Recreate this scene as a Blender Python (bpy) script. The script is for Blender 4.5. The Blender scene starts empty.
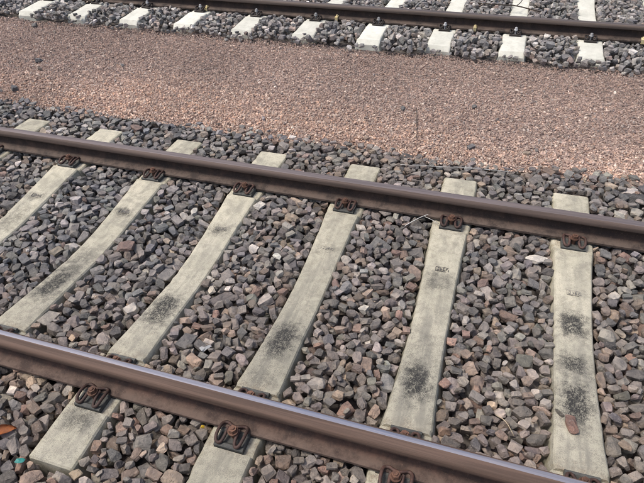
import bpy, bmesh, math, random
import numpy as np
from mathutils import Matrix, Vector, noise as mnoise

random.seed(7)
rng = np.random.default_rng(11)
scene = bpy.context.scene
COL = scene.collection
rad = math.radians

# ------------------------------------------------------------------ camera
CAM = np.array([1.8471776, -1.1205031, 1.7943610])
ROT = np.array([[0.950873, -0.170726, 0.25825], [0.307839, 0.609798, -0.73033], [-0.032793, 0.77395, 0.632397]])
FPX = 580.2368                                   # focal length in pixels of a 644 px wide picture
cd = bpy.data.cameras.new("camera")
cam = bpy.data.objects.new("camera", cd)
COL.objects.link(cam)
M4 = Matrix.Identity(4)
for i in range(3):
    for j in range(3):
        M4[i][j] = float(ROT[i, j])
    M4[i][3] = float(CAM[i])
cam.matrix_world = M4
cd.sensor_fit = 'HORIZONTAL'
cd.sensor_width = 36.0
cd.lens = FPX / 644 * 36
cd.clip_start = 0.05
cd.clip_end = 2000
scene.camera = cam

# ------------------------------------------------------------------ sky, sun, exposure
SUN_EL, SUN_AZ = rad(64), rad(205)               # azimuth of the sun seen from the track, counter-clockwise from +x
world = bpy.data.worlds.new("World")
scene.world = world
world.use_nodes = True
wn, wl = world.node_tree.nodes, world.node_tree.links
bg = wn['Background']
sky = wn.new('ShaderNodeTexSky')
sky.sky_type = 'NISHITA'
sky.sun_disc = False
sky.sun_elevation = SUN_EL
sky.sun_rotation = rad(90) - SUN_AZ
sky.dust_density = 5.0
sky.air_density = 1.0
sky.ozone_density = 1.0
wl.new(sky.outputs[0], bg.inputs[0])
bg.inputs[1].default_value = 0.115
sl = bpy.data.lights.new("sun", 'SUN')
sl.energy = 1.5
sl.angle = rad(12)
sl.color = (1.0, 0.94, 0.86)
sun = bpy.data.objects.new("sun", sl)
COL.objects.link(sun)
sd = Vector((math.cos(SUN_EL) * math.cos(SUN_AZ), math.cos(SUN_EL) * math.sin(SUN_AZ), math.sin(SUN_EL)))
sun.rotation_euler = sd.to_track_quat('Z', 'Y').to_euler()
vs = scene.view_settings
scene.display_settings.display_device = 'sRGB'
vs.view_transform = 'Standard'
vs.look = 'None'
vs.gamma = 1
vs.use_curve_mapping = False
vs.exposure = 0.50
scene.cycles.filter_width = 1.05

# ------------------------------------------------------------------ places
G = 1.507                  # rail centre to rail centre
YB = G
YC, ZC = 4.1812, 0.0925    # near rail of the far track
RAIL_H, HEAD_W, FOOT_W = 0.122, 0.036, 0.0675
NEAR = [(-1.345, -.012), (-.7334, -.0144), (-.1227, -.0076), (.4906, -.0063), (1.1000, -.0044), (1.6976, -.0172), (2.3095, -.0144), (2.92, -.01)]
FAR_X = [-1.165 + .6 * i for i in range(-4, 8)]
CLIPS_X = [-1.113 - 1.31, -1.113, .231, 1.491, 2.831]

# ------------------------------------------------------------------ node helpers
def new_mat(name):
    m = bpy.data.materials.new(name)
    m.use_nodes = True
    nt = m.node_tree
    return m, nt, nt.nodes['Principled BSDF']

class N:
    """short-hand for building node trees"""
    def __init__(s, nt): s.nt = nt
    def n(s, t, **kw):
        x = s.nt.nodes.new(t)
        for k, v in kw.items(): setattr(x, k, v)
        return x
    def put(s, sock, v):
        if isinstance(v, bpy.types.NodeSocket): s.nt.links.new(v, sock)
        elif v is not None: sock.default_value = v
    def math(s, op, a, b=None, c=None, clamp=False):
        x = s.n('ShaderNodeMath', operation=op, use_clamp=clamp)
        for k, v in zip(x.inputs, (a, b, c)): s.put(k, v)
        return x.outputs[0]
    def noise(s, vec, scale, detail=4, rough=.6, dist=0.0):
        x = s.n('ShaderNodeTexNoise')
        s.put(x.inputs['Vector'], vec); x.inputs['Scale'].default_value = scale
        x.inputs['Detail'].default_value = detail; x.inputs['Roughness'].default_value = rough
        x.inputs['Distortion'].default_value = dist
        return x.outputs['Fac']
    def vor(s, vec, scale, feature='F1', out='Distance'):
        x = s.n('ShaderNodeTexVoronoi', feature=feature)
        s.put(x.inputs['Vector'], vec); x.inputs['Scale'].default_value = scale
        return x.outputs[out]
    def ramp(s, f, a, b, lo=0.0, hi=1.0):
        x = s.n('ShaderNodeMapRange', interpolation_type='SMOOTHSTEP')
        s.put(x.inputs[0], f)
        for k, v in zip((1, 2, 3, 4), (a, b, lo, hi)): s.put(x.inputs[k], v)
        return x.outputs[0]
    def mix(s, f, a, b, mode='MIX'):
        x = s.n('ShaderNodeMix', data_type='RGBA', blend_type=mode)
        s.put(x.inputs[0], f)
        s.put(x.inputs[6], a if isinstance(a, bpy.types.NodeSocket) else (*a, 1))
        s.put(x.inputs[7], b if isinstance(b, bpy.types.NodeSocket) else (*b, 1))
        return x.outputs[2]
    def scale(s, vec, k):
        x = s.n('ShaderNodeMapping'); s.put(x.inputs[0], vec); x.inputs['Scale'].default_value = k
        return x.outputs[0]
    def bump(s, h, dist, strength=1.0, normal=None):
        x = s.n('ShaderNodeBump'); s.put(x.inputs['Height'], h)
        x.inputs['Distance'].default_value = dist; x.inputs['Strength'].default_value = strength
        if normal is not None: s.put(x.inputs['Normal'], normal)
        return x.outputs[0]

def stone_material(name, source, rough=.68, spots=1.0, bump=1.0):
    m, nt, bsdf = new_mat(name)
    n = N(nt)
    pos = n.n('ShaderNodeNewGeometry').outputs['Position']
    if source == 'tint': c = n.n('ShaderNodeAttribute', attribute_name='tint').outputs['Color']
    else: c = n.n('ShaderNodeObjectInfo').outputs['Color']
    big = n.noise(pos, 28, 3, .6)
    c1 = n.mix(n.ramp(big, .35, .7), n.mix(1.0, c, (.72, .72, .74), 'MULTIPLY'), n.mix(1.0, c, (1.24, 1.20, 1.16), 'MULTIPLY'))
    mid = n.noise(pos, 130, 4, .65)
    c2 = n.mix(n.math('MULTIPLY', n.ramp(mid, .52, .74), .45 * spots), c1, (.42, .39, .35))        # pale mineral / dust flecks
    fine = n.noise(pos, 420, 3, .7)
    c3 = n.mix(n.math('MULTIPLY', n.ramp(fine, .56, .75), .42 * spots), c2, (.05, .045, .045))
    c4 = n.mix(n.math('MULTIPLY', n.ramp(fine, .42, .25), .30 * spots), c3, (.44, .40, .36))
    nt.links.new(c4, bsdf.inputs['Base Color'])
    bsdf.inputs['Roughness'].default_value = rough
    bsdf.inputs['Specular IOR Level'].default_value = .5
    b0 = n.bump(n.noise(pos, 62, 3, .55), .012 * bump, .9)
    b1 = n.bump(mid, .007 * bump, 1.0, b0)
    b2 = n.bump(fine, .0022 * bump, 1.0, b1)
    nt.links.new(b2, bsdf.inputs['Normal'])
    return m

M_STONE = stone_material("crushed_stone", 'tint')
M_STONE1 = stone_material("crushed_stone_single", 'object')
M_GRIT = stone_material("pink_grit", 'tint', .85, .35, .4)

def concrete_material(name, base, grime, dark):
    m, nt, bsdf = new_mat(name)
    n = N(nt)
    tc = n.n('ShaderNodeTexCoord').outputs['Object']
    seed = n.n('ShaderNodeObjectInfo').outputs['Random']
    off = n.n('ShaderNodeCombineXYZ')
    nt.links.new(n.math('MULTIPLY', seed, 37.0), off.inputs[0]); nt.links.new(n.math('MULTIPLY', seed, 91.0), off.inputs[2])
    va = n.n('ShaderNodeVectorMath', operation='ADD'); nt.links.new(tc, va.inputs[0]); nt.links.new(off.outputs[0], va.inputs[1])
    p = va.outputs[0]
    sep = n.n('ShaderNodeSeparateXYZ'); nt.links.new(tc, sep.inputs[0])
    x, y, z = sep.outputs
    tone = n.math('MULTIPLY_ADD', n.math('FRACT', n.math('MULTIPLY', seed, 7.31)), .26, .80)
    large = n.noise(p, 5, 4, .6); mid = n.noise(p, 28, 5, .7); fine = n.noise(p, 250, 4, .75); grit = n.noise(p, 480, 2, .7)
    c = n.mix(n.ramp(large, .3, .72), base, tuple(v * k for v, k in zip(base, (.80, .81, .80))))
    c = n.mix(n.math('MULTIPLY', n.ramp(mid, .46, .72), .30 + .25 * grime), c, tuple(v * k for v, k in zip(base, (.60, .59, .56))))
    blotch = n.noise(p, 11, 5, .7, .6)
    c = n.mix(n.math('MULTIPLY', n.ramp(blotch, .48, .64), .50 * grime), c, (.30, .285, .235))
    # dirt grain, denser towards the near end of the sleeper
    dens = n.ramp(y, .45, -.65, .35 * grime, 1.0 * grime)
    spk = n.math('MULTIPLY', n.ramp(fine, .46, .60), dens)
    spk = n.math('MULTIPLY', spk, n.ramp(mid, .34, .6))
    c = n.mix(n.math('MULTIPLY', spk, .85), c, (.17, .165, .15))
    c = n.mix(n.math('MULTIPLY', n.ramp(grit, .52, .66), .50 * grime), c, (.15, .145, .13))
    c = n.mix(n.math('MULTIPLY', n.ramp(grit, .36, .26), .4), c, (.66, .64, .55))
    film = n.noise(n.scale(p, (20, 3.2, 10)), 1.0, 5, .65)
    film = n.math('MULTIPLY', n.ramp(film, .40, .66), n.ramp(n.math('ABSOLUTE', x), .085, .03, .25, 1.0))
    c = n.mix(n.math('MULTIPLY', n.math('MULTIPLY', film, n.ramp(y, .5, -.5, .40, .85)), grime), c, (.225, .218, .190))
    c = n.mix(n.math('MULTIPLY', n.ramp(y, .6, -.6, 0.0, .36), grime), c, (.33, .315, .262))
    tv = n.n('ShaderNodeVectorMath', operation='SCALE'); nt.links.new(c, tv.inputs[0]); nt.links.new(n.math('MAXIMUM', tone, 1.0 - grime), tv.inputs['Scale'])
    c = tv.outputs[0]
    # oil and brake dust patches, set per sleeper
    for nm in ('stain_one', 'stain_two', 'stain_three'):
        at = n.n('ShaderNodeAttribute', attribute_type='OBJECT', attribute_name=nm)
        sp = n.n('ShaderNodeSeparateXYZ'); nt.links.new(at.outputs['Vector'], sp.inputs[0])
        y0, hl, st = sp.outputs
        wob = n.math('MULTIPLY', n.math('SUBTRACT', n.noise(p, 34, 5, .7), .5), 1.5)
        dy = n.math('DIVIDE', n.math('SUBTRACT', y, y0), n.math('MAXIMUM', hl, .01))
        dx = n.math('DIVIDE', n.math('ADD', x, .004), .074)
        r = n.math('POWER', n.math('ADD', n.math('POWER', n.math('ABSOLUTE', dx), 3.0), n.math('POWER', n.math('ABSOLUTE', dy), 3.0)), .3333)
        r = n.math('ADD', r, wob)
        msk = n.math('MULTIPLY', n.ramp(r, 1.35, .35), st)
        grain = n.ramp(n.math('ADD', n.math('MULTIPLY', fine, .55), n.math('MULTIPLY', mid, .45)), .43, .55, .22, 1.0)
        c = n.mix(n.math('MULTIPLY', n.math('MULTIPLY', msk, grain), .92, clamp=True), c, dark)
        cx = n.math('POWER', n.math('ABSOLUTE', n.math('DIVIDE', n.math('ADD', x, .004), .037)), 3.5)
        cy = n.math('POWER', n.math('ABSOLUTE', n.math('DIVIDE', dy, .62)), 3.5)
        rc = n.math('ADD', n.math('POWER', n.math('ADD', cx, cy), .2857), n.math('MULTIPLY', n.math('SUBTRACT', n.noise(p, 48, 5, .75), .5), 1.7))
        scr = n.ramp(n.noise(n.scale(p, (150, 75, 90)), 1.0, 4, .75), .40, .58, .10, 1.0)
        core = n.math('MULTIPLY', n.math('MULTIPLY', n.ramp(rc, 1.15, .75), scr), n.ramp(st, .50, .95, 0.0, .95))
        c = n.mix(core, c, tuple(v * .85 for v in dark))
    # brown bleeding beside the fastenings
    ay = n.math('ABSOLUTE', n.math('SUBTRACT', n.math('ABSOLUTE', y), G / 2))
    rust = n.math('MULTIPLY', n.ramp(ay, .20, .09), n.ramp(mid, .42, .68))
    c = n.mix(n.math('MULTIPLY', rust, .40 * grime), c, (.20, .13, .085))
    # moss and dust along the flanks
    fl = n.math('MULTIPLY', n.ramp(n.math('ABSOLUTE', x), .07, .11), n.ramp(n.noise(p, 14, 3, .6), .40, .62))
    c = n.mix(n.math('MULTIPLY', fl, .5 * grime), c, (.27, .255, .16))
    nt.links.new(c, bsdf.inputs['Base Color'])
    bsdf.inputs['Roughness'].default_value = .9
    bsdf.inputs['Specular IOR Level'].default_value = .25
    pits = n.ramp(n.vor(p, 120), .0, .22)
    b = n.bump(mid, .003, .6)
    b = n.bump(fine, .0013, .8, b)
    b = n.bump(pits, .0012, .5, b)
    nt.links.new(b, bsdf.inputs['Normal'])
    return m

M_OLD = concrete_material("weathered_concrete", (.66, .62, .49), 1.0, (.040, .040, .040))
M_NEW = concrete_material("pale_concrete", (.80, .80, .715), .12, (.2, .2, .2))

def rail_material(name, web, head, band, band_rough, y0, y1, polish):
    m, nt, bsdf = new_mat(name)
    n = N(nt)
    tc = n.n('ShaderNodeTexCoord').outputs['Object']
    sep = n.n('ShaderNodeSeparateXYZ'); nt.links.new(tc, sep.inputs[0])
    x, y, z = sep.outputs
    streak = n.noise(n.scale(tc, (1.2, 60, 60)), 1.0, 4, .6)
    blot = n.noise(tc, 14, 5, .7); fine = n.noise(tc, 260, 3, .7)
    drip = n.noise(n.scale(tc, (40, 40, 5)), 1.0, 4, .6)
    longv = n.noise(n.scale(tc, (2.2, 9, 9)), 1.0, 5, .65)
    c = n.mix(n.ramp(blot, .34, .66), tuple(v * .72 for v in web), tuple(v * k for v, k in zip(web, (1.5, 1.32, 1.22))))
    c = n.mix(n.math('MULTIPLY', n.ramp(longv, .45, .66), .55), c, tuple(v * k for v, k in zip(web, (.50, .52, .58))))
    c = n.mix(n.math('MULTIPLY', n.ramp(drip, .52, .70), .50), c, tuple(v * k for v, k in zip(web, (.5, .5, .55))))
    flake = n.noise(tc, 75, 5, .75)
    c = n.mix(n.math('MULTIPLY', n.ramp(flake, .58, .70), .45), c, (.17, .105, .075))
    c = n.mix(n.math('MULTIPLY', n.ramp(fine, .58, .72), .45), c, (.17, .115, .085))
    foot = n.math('MULTIPLY', n.ramp(z, -.094, -.104), n.ramp(blot, .35, .6))
    c = n.mix(n.math('MULTIPLY', foot, .45), c, (.16, .125, .10))
    # head: paler worn rust, then the running band
    hm = n.ramp(z, -.034, -.022)
    c = n.mix(n.math('MULTIPLY', hm, .9), c, n.mix(n.ramp(streak, .40, .60), tuple(v * 1.10 for v in head), tuple(v * .68 for v in head)))
    wob = n.math('MULTIPLY', n.math('SUBTRACT', streak, .5), .010)
    yy = n.math('ADD', y, wob)
    bm = n.math('MULTIPLY', n.ramp(yy, y0 - .0015, y0 + .0015), n.ramp(yy, y1 + .0015, y1 - .0015))
    bm = n.math('MULTIPLY', bm, n.ramp(z, -.012, -.005))
    bm = n.math('MULTIPLY', bm, n.ramp(streak, .25, .5, .70, 1.0))
    bm = n.math('MULTIPLY', bm, n.ramp(n.noise(n.scale(tc, (1.1, 1, 1)), 1.0, 3, .6), .28, .62, .62, 1.0))
    bc = n.mix(n.ramp(streak, .4, .62), band, tuple(v * .8 for v in band))
    c = n.mix(n.math('MULTIPLY', bm, polish), c, bc)
    nt.links.new(c, bsdf.inputs['Base Color'])
    nt.links.new(n.math('MULTIPLY', bm, polish), bsdf.inputs['Metallic'])
    nt.links.new(n.math('ADD', n.math('MULTIPLY', n.math('SUBTRACT', 1.0, bm), .82 - band_rough), n.math('ADD', band_rough, n.math('MULTIPLY', n.math('SUBTRACT', streak, .5), .1))), bsdf.inputs['Roughness'])
    b = n.bump(fine, .0008, n.math('SUBTRACT', 1.0, bm))
    nt.links.new(b, bsdf.inputs['Normal'])
    s = b.node.inputs['Strength']
    b2 = n.bump(blot, .002, .4, b)
    nt.links.new(b2, bsdf.inputs['Normal'])
    return m

# Bump strength may be a socket: allow it
def _bump(s, h, dist, strength=1.0, normal=None):
    x = s.n('ShaderNodeBump'); s.put(x.inputs['Height'], h)
    x.inputs['Distance'].default_value = dist; s.put(x.inputs['Strength'], strength)
    if normal is not None: s.put(x.inputs['Normal'], normal)
    return x.outputs[0]
N.bump = _bump

M_RAIL_A = rail_material("rusty_rail_with_polished_band", (.064, .039, .031), (.122, .079, .060), (.56, .55, .61), .38, .003, .0245, .90)
M_RAIL_B = rail_material("rusty_rail_with_dull_band", (.046, .032, .027), (.110, .080, .068), (.38, .33, .33), .48, -.020, .028, .5)
M_RAIL_C = rail_material("brown_rail", (.040, .029, .025), (.105, .082, .070), (.24, .20, .185), .5, -.026, .030, .35)

def metal_material(name, col, col2, rough, metallic):
    m, nt, bsdf = new_mat(name)
    n = N(nt)
    tc = n.n('ShaderNodeNewGeometry').outputs['Position']
    a = n.noise(tc, 70, 4, .7); f = n.noise(tc, 500, 3, .7)
    c = n.mix(n.ramp(a, .35, .68), col, col2)
    rv = n.n('ShaderNodeVectorMath', operation='SCALE'); nt.links.new(c, rv.inputs[0])
    nt.links.new(n.math('MULTIPLY_ADD', n.n('ShaderNodeObjectInfo').outputs['Random'], .55, .72), rv.inputs['Scale'])
    c = rv.outputs[0]
    c = n.mix(n.math('MULTIPLY', n.ramp(f, .55, .75), .3), c, tuple(v * .5 for v in col))
    nt.links.new(c, bsdf.inputs['Base Color'])
    bsdf.inputs['Metallic'].default_value = metallic
    bsdf.inputs['Roughness'].default_value = rough
    nt.links.new(n.bump(f, .0008, .8), bsdf.inputs['Normal'])
    return m

M_CLIP = metal_material("rusty_spring_steel", (.050, .031, .027), (.090, .048, .038), .66, .15)
M_CLIP_DARK = metal_material("dark_spring_steel", (.035, .03, .029), (.055, .045, .040), .55, .2)
M_BOLT = metal_material("orange_rusty_bolt", (.095, .048, .033), (.165, .085, .055), .7, .1)
M_BOLT_NEW = metal_material("galvanised_bolt", (.52, .53, .54), (.66, .66, .66), .45, .5)
M_PLATE = metal_material("grey_guide_plate", (.060, .064, .062), (.10, .098, .09), .7, .0)
M_PAD = metal_material("dark_rail_pad", (.03, .03, .03), (.05, .045, .042), .8, .0)
M_BRASS = metal_material("brass_clip", (.62, .50, .22), (.72, .66, .46), .5, .35)
M_MARK = metal_material("dark_cast_mark", (.13, .125, .115), (.30, .285, .25), .9, .0)
M_WIRE = metal_material("grey_wire", (.50, .50, .48), (.62, .61, .58), .5, .2)
M_TWIG = metal_material("dark_twig_bark", (.045, .036, .03), (.085, .065, .05), .9, .0)
M_STRAW = metal_material("dry_straw", (.42, .34, .22), (.52, .44, .3), .85, .0)
M_LEAF = metal_material("dry_orange_leaf", (.46, .165, .05), (.34, .13, .06), .7, .0)
M_TURQ = metal_material("turquoise_plastic", (.05, .42, .38), (.12, .55, .5), .4, .0)
M_PAPER = metal_material("white_paper", (.82, .83, .84), (.76, .76, .76), .7, .0)
M_YELLOW = metal_material("yellow_scrap", (.75, .55, .05), (.62, .42, .03), .6, .0)

# ------------------------------------------------------------------ mesh helpers
def link(name, me, parent=None, loc=(0, 0, 0)):
    o = bpy.data.objects.new(name, me)
    COL.objects.link(o)
    o.location = loc
    if parent is not None: o.parent = parent
    return o

def tag(o, label=None, cat=None, group=None, kind=None):
    for k, v in (('label', label), ('category', cat), ('group', group), ('kind', kind)):
        if v: o[k] = v
    return o

def bm_mesh(name, bm, m, smooth=False, angle=None):
    bm.normal_update()
    me = bpy.data.meshes.new(name)
    bm.to_mesh(me); bm.free()
    if m: me.materials.append(m)
    for p in me.polygons: p.use_smooth = smooth
    if smooth and angle: me.set_sharp_from_angle(angle=rad(angle))
    return me

def loft(bm, sections, cap=True, closed=True):
    rings = [[bm.verts.new(p) for p in s] for s in sections]
    k = len(rings[0])
    for a, b in zip(rings, rings[1:]):
        for i in range(k if closed else k - 1):
            j = (i + 1) % k
            bm.faces.new((a[i], a[j], b[j], b[i]))
    if cap:
        bm.faces.new(rings[0][::-1]); bm.faces.new(rings[-1])
    return rings

def tube(bm, pts, r, seg=8, taper=None):
    pts = [Vector(p) for p in pts]
    up = Vector((0, 0, 1)); secs = []
    for i, p in enumerate(pts):
        t = (pts[min(i + 1, len(pts) - 1)] - pts[max(i - 1, 0)]).normalized()
        a = t.cross(up)
        if a.length < 1e-3: a = t.cross(Vector((1, 0, 0)))
        a.normalize(); b = a.cross(t)
        rr = r * (taper[i] if taper else 1)
        secs.append([p + (a * math.cos(2 * math.pi * k / seg) + b * math.sin(2 * math.pi * k / seg)) * rr for k in range(seg)])
    loft(bm, secs)

def smooth_path(pts, sub=4):
    P = [Vector(p) for p in pts]; out = []
    for i in range(len(P) - 1):
        p0, p1, p2, p3 = P[max(i - 1, 0)], P[i], P[i + 1], P[min(i + 2, len(P) - 1)]
        for k in range(sub):
            t = k / sub
            out.append(.5 * ((2 * p1) + (p2 - p0) * t + (2 * p0 - 5 * p1 + 4 * p2 - p3) * t * t + (3 * p1 - p0 - 3 * p2 + p3) * t ** 3))
    out.append(P[-1])
    return out

def box(bm, x0, x1, y0, y1, z0, z1, bev=0.0):
    r = bmesh.ops.create_cube(bm, size=1, matrix=Matrix.Translation(((x0 + x1) / 2, (y0 + y1) / 2, (z0 + z1) / 2)) @ Matrix.Diagonal((x1 - x0, y1 - y0, z1 - z0, 1)))
    if bev:
        es = {e for v in r['verts'] for e in v.link_edges}
        bmesh.ops.bevel(bm, geom=list(es), offset=bev, segments=2, affect='EDGES', profile=.5)

# ------------------------------------------------------------------ ground: one sheet with the profile of the formation
def zgravel(x, y):
    """top of the grit strip between the tracks (numpy arrays)"""
    t = np.clip((y - 2.1) / 1.55, 0, 1)
    return -.130 + .028 * t + .007 * np.sin(1.7 * x + .6) * np.sin(2.9 * y + .4 * x) + .004 * np.sin(5.1 * x + 2 * y)

def ground_mesh():
    ys = [-60, -3, -.9, 2.02, 2.10] + list(np.linspace(2.2, 3.55, 16)) + [3.62, 3.72, 6.6, 8.2, 90]
    xs = [-70, -8] + list(np.linspace(-5, 5, 81)) + [8, 70]
    vs_, fs = [], []
    for y in ys:
        for x in xs:
            if y <= 2.02: z = -.250
            elif y < 2.13: z = -.16
            elif y <= 3.56: z = float(zgravel(np.array(float(x)), np.array(float(y)))) - .004
            elif y <= 3.63: z = -.118
            elif y <= 3.8: z = -.125
            elif y <= 6.6: z = -.125
            else: z = -.14
            vs_.append((x, y, z))
    nx = len(xs)
    for j in range(len(ys) - 1):
        for i in range(nx - 1):
            a = j * nx + i
            fs.append((a, a + 1, a + 1 + nx, a + nx))
    me = bpy.data.meshes.new("ground")
    me.from_pydata(vs_, [], fs)
    m, nt, bsdf = new_mat("formation_ground")
    n = N(nt)
    pos = n.n('ShaderNodeNewGeometry').outputs['Position']
    sep = n.n('ShaderNodeSeparateXYZ'); nt.links.new(pos, sep.inputs[0])
    y = sep.outputs[1]
    cell = n.vor(pos, 24, 'F1', 'Color')
    sc = n.n('ShaderNodeSeparateColor'); nt.links.new(cell, sc.inputs[0])
    stone = n.mix(sc.outputs[0], (.07, .064, .060), (.13, .112, .10))
    g2 = n.vor(pos, 95, 'F1', 'Color')
    s2 = n.n('ShaderNodeSeparateColor'); nt.links.new(g2, s2.inputs[0])
    grit = n.mix(s2.outputs[0], (.22, .155, .13), (.44, .33, .28))
    isg = n.math('MULTIPLY', n.math('GREATER_THAN', y, 2.1), n.math('LESS_THAN', y, 3.62))
    nt.links.new(n.mix(isg, stone, grit), bsdf.inputs['Base Color'])
    bsdf.inputs['Roughness'].default_value = .9
    d1 = n.vor(pos, 24); d2 = n.vor(pos, 95)
    b = n.bump(d1, -.02, n.math('SUBTRACT', 1.0, isg)); b = n.bump(d2, -.005, isg, b)
    nt.links.new(b, bsdf.inputs['Normal'])
    me.materials.append(m)
    return me
ground = tag(link("ground", ground_mesh()), kind='structure')

# ------------------------------------------------------------------ rails
def rail_mesh(name, mat):
    h = RAIL_H
    half = [(0, 0), (.012, -.0004), (.020, -.0013), (.0262, -.0030), (.0305, -.0062), (.0338, -.0110), (.0356, -.0170), (.0360, -.0230), (.0360, -.0330), (.0345, -.0350),
            (.0130, -.0420), (.0095, -.0470), (.0078, -.0560), (.0074, -.0680), (.0082, -.0800), (.0110, -.0885), (.0180, -.0940), (.0320, -.0985), (.0520, -.1035), (.0655, -.1070), (.0675, -.1090), (.0675, -.1200), (.0655, -h)]
    prof = [(-y, z) for y, z in half[::-1]] + half[1:]
    xs = np.linspace(-7.5, 9.5, 35)
    bm = bmesh.new()
    loft(bm, [[(float(x), y, z) for y, z in prof] for x in xs])
    bmesh.ops.recalc_face_normals(bm, faces=bm.faces[:])
    return bm_mesh(name, bm, mat, True, 32)

for nm, y, z, mat, lab in (
        ("rail", 0, 0, M_RAIL_A, "rusty steel rail with a bright bluish polished band along its head, closest to the camera"),
        ("rail", YB, 0, M_RAIL_B, "rusty brown rail with a dull mauve head, crossing the middle of the photo"),
        ("rail", YC, ZC, M_RAIL_C, "dark brown rail of the far track with small brass clips on its foot")):
    r = tag(link(nm, rail_mesh(nm, mat), None, (0, y, z)), lab, "rail", "rails")
rail_far = r

def foot_clip_mesh():
    bm = bmesh.new()
    box(bm, -.014, .014, -.074, -.024, -.103, -.088, .003)
    box(bm, -.014, .014, -.078, -.070, -.126, -.090, .002)
    box(bm, -.008, .008, -.060, -.036, -.090, -.078, .003)
    return bm_mesh("foot_clip", bm, M_BRASS)
fcm = foot_clip_mesh()
for x in CLIPS_X: link("foot_clip", fcm, rail_far, (x, 0, 0))

# ------------------------------------------------------------------ sleepers
HL = 1.1305                                    # half length
FAR_HL = 1.235
def z_top(l, hl=HL):
    a = np.abs(l); d = np.abs(a - G / 2)
    mid = np.interp(a, [0, .12, .36, G / 2 - .146], [-.164, -.161, -.141, -.119])
    out = np.interp(a, [G / 2 + .146, hl], [-.120, -.128 if hl == HL else -.134])
    z = np.where(a < G / 2, mid, out)
    return np.where(d < .1445, -.1315, z)
def hw_top(l):
    a = np.abs(l)
    w = np.interp(a, [0, .25, .5, G / 2 - .15, HL, 1.235], [.0715, .0725, .079, .0845, .088, .098])
    return np.where(np.abs(a - G / 2) < .1445, w + .006, w)
def hw_bot(l):
    return np.interp(np.abs(l), [0, .25, .6, HL], [.112, .113, .135, .137])
ZBOT = -.31

def sleeper_mesh(name, mat, seed, HL=HL, inner_a=False):
    d = G / 2
    st = [-HL, -HL + (.006 if HL < 1.2 else .030)]
    for s in (-1, 1):
        st += [s * (d - .160), s * (d - .1465), s * (d - .1435), s * (d - .138), s * (d + .138), s * (d + .1435), s * (d + .1465), s * (d + .160)]
    if inner_a: st += [-d + .1240, -d + .1268]
    st += list(np.linspace(-HL + .03, HL - .03, 64)) + [HL - (.006 if HL < 1.2 else .028), HL]
    st = sorted(v for v in st)
    st = [v for i, v in enumerate(st) if i == 0 or v - st[i - 1] > .0015]
    bm = bmesh.new(); secs = []
    def nz(a, b, c): return mnoise.noise(Vector((a, b, c)))
    for l in st:
        z, wt, wb = float(z_top(l, HL)), float(hw_top(l)), float(hw_bot(l))
        if inner_a and -d + .1265 < l < -d + .1445: z, wt = -.1195, float(hw_top(0.55))      # deeper shoulder inside the polished rail
        end = .010 if abs(l) > HL - .001 else 0.0
        wt -= end * .6; z -= end * (.7 if HL < 1.2 else 3.6)
        k = 9 * l + 50 * seed
        jl, jr = .0014 * nz(k, 0, 1) + .0008 * nz(4 * k, 3, 1), .0014 * nz(k, 7, 2) + .0008 * nz(4 * k, 9, 5)
        jz = .0016 * nz(k * .8, 4, 3)
        chl, chr_ = .009 + .006 * abs(nz(2 * k, 1, 8)), .009 + .006 * abs(nz(2 * k, 5, 2))
        z += jz
        if nz(5 * k, 11, 4) > .42: chr_ += .006; jr -= .003
        if nz(5 * k, 15, 9) > .42: chl += .006; jl += .003
        side = []
        def pt(s, f):                       # down the flank, f = 0 at the chamfer, 1 at the bottom
            return wt + .009 + (wb - wt - .009) * f
        L = [(-wb, ZBOT), (-pt(-1, .45) + jl, z + (ZBOT - z) * .5), (-pt(-1, .16) + jl, z - .035), (-wt - .009 + jl, z - chl), (-wt - .003 + jl, z - chl * .3), (-wt + .006 + jl, z)]
        T = [(-wt * .5, z + .0008 * nz(3 * k, 2, 2)), (0, z + .001 * nz(3 * k, 6, 2)), (wt * .5, z + .0008 * nz(3 * k, 8, 2))]
        Rr = [(wt - .006 + jr, z), (wt + .003 + jr, z - chr_ * .3), (wt + .009 + jr, z - chr_), (pt(1, .16) + jr, z - .035), (pt(1, .45) + jr, z + (ZBOT - z) * .5), (wb, ZBOT)]
        secs.append([(x, l, zz) for x, zz in L + T + Rr])
    loft(bm, secs)
    bmesh.ops.recalc_face_normals(bm, faces=bm.faces[:])
    return bm_mesh(name, bm, mat, True, 24)

# fastening parts; local origin at the rail centre line, d (away from the rail) is +y
def guide_plate_mesh():
    bm = bmesh.new()
    prof = [(.069, -.131), (.069, -.108), (.078, -.108), (.086, -.118), (.118, -.118), (.128, -.1085), (.139, -.1085), (.1425, -.112), (.1425, -.131)]
    loft(bm, [[(x, y, z) for y, z in prof] for x in (-.058, .058)])
    box(bm, -.0575, -.047, .084, .128, -.120, -.112, .002)
    box(bm, .047, .0575, .084, .128, -.120, -.112, .002)
    bmesh.ops.recalc_face_normals(bm, faces=bm.faces[:])
    return bm_mesh("guide_plate", bm, M_PLATE)

def clip_mesh(mat):
    half = [(.0, .064, -.093), (.016, .061, -.093), (.030, .053, -.0965), (.044, .052, -.0985), (.0535, .060, -.096), (.0565, .080, -.090), (.0560, .106, -.089), (.0515, .128, -.096), (.041, .1365, -.101), (.030, .131, -.102), (.0245, .112, -.098), (.0235, .090, -.093), (.0245, .072, -.092)]
    pts = [(-x, y, z) for x, y, z in half[::-1]] + half[1:]
    bm = bmesh.new()
    tube(bm, [Vector((q.x * .93, q.y, q.z)) for q in smooth_path(pts, 3)], .0066, 8)
    bmesh.ops.recalc_face_normals(bm, faces=bm.faces[:])
    return bm_mesh("rail_clip", bm, mat, True, 60)

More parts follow.
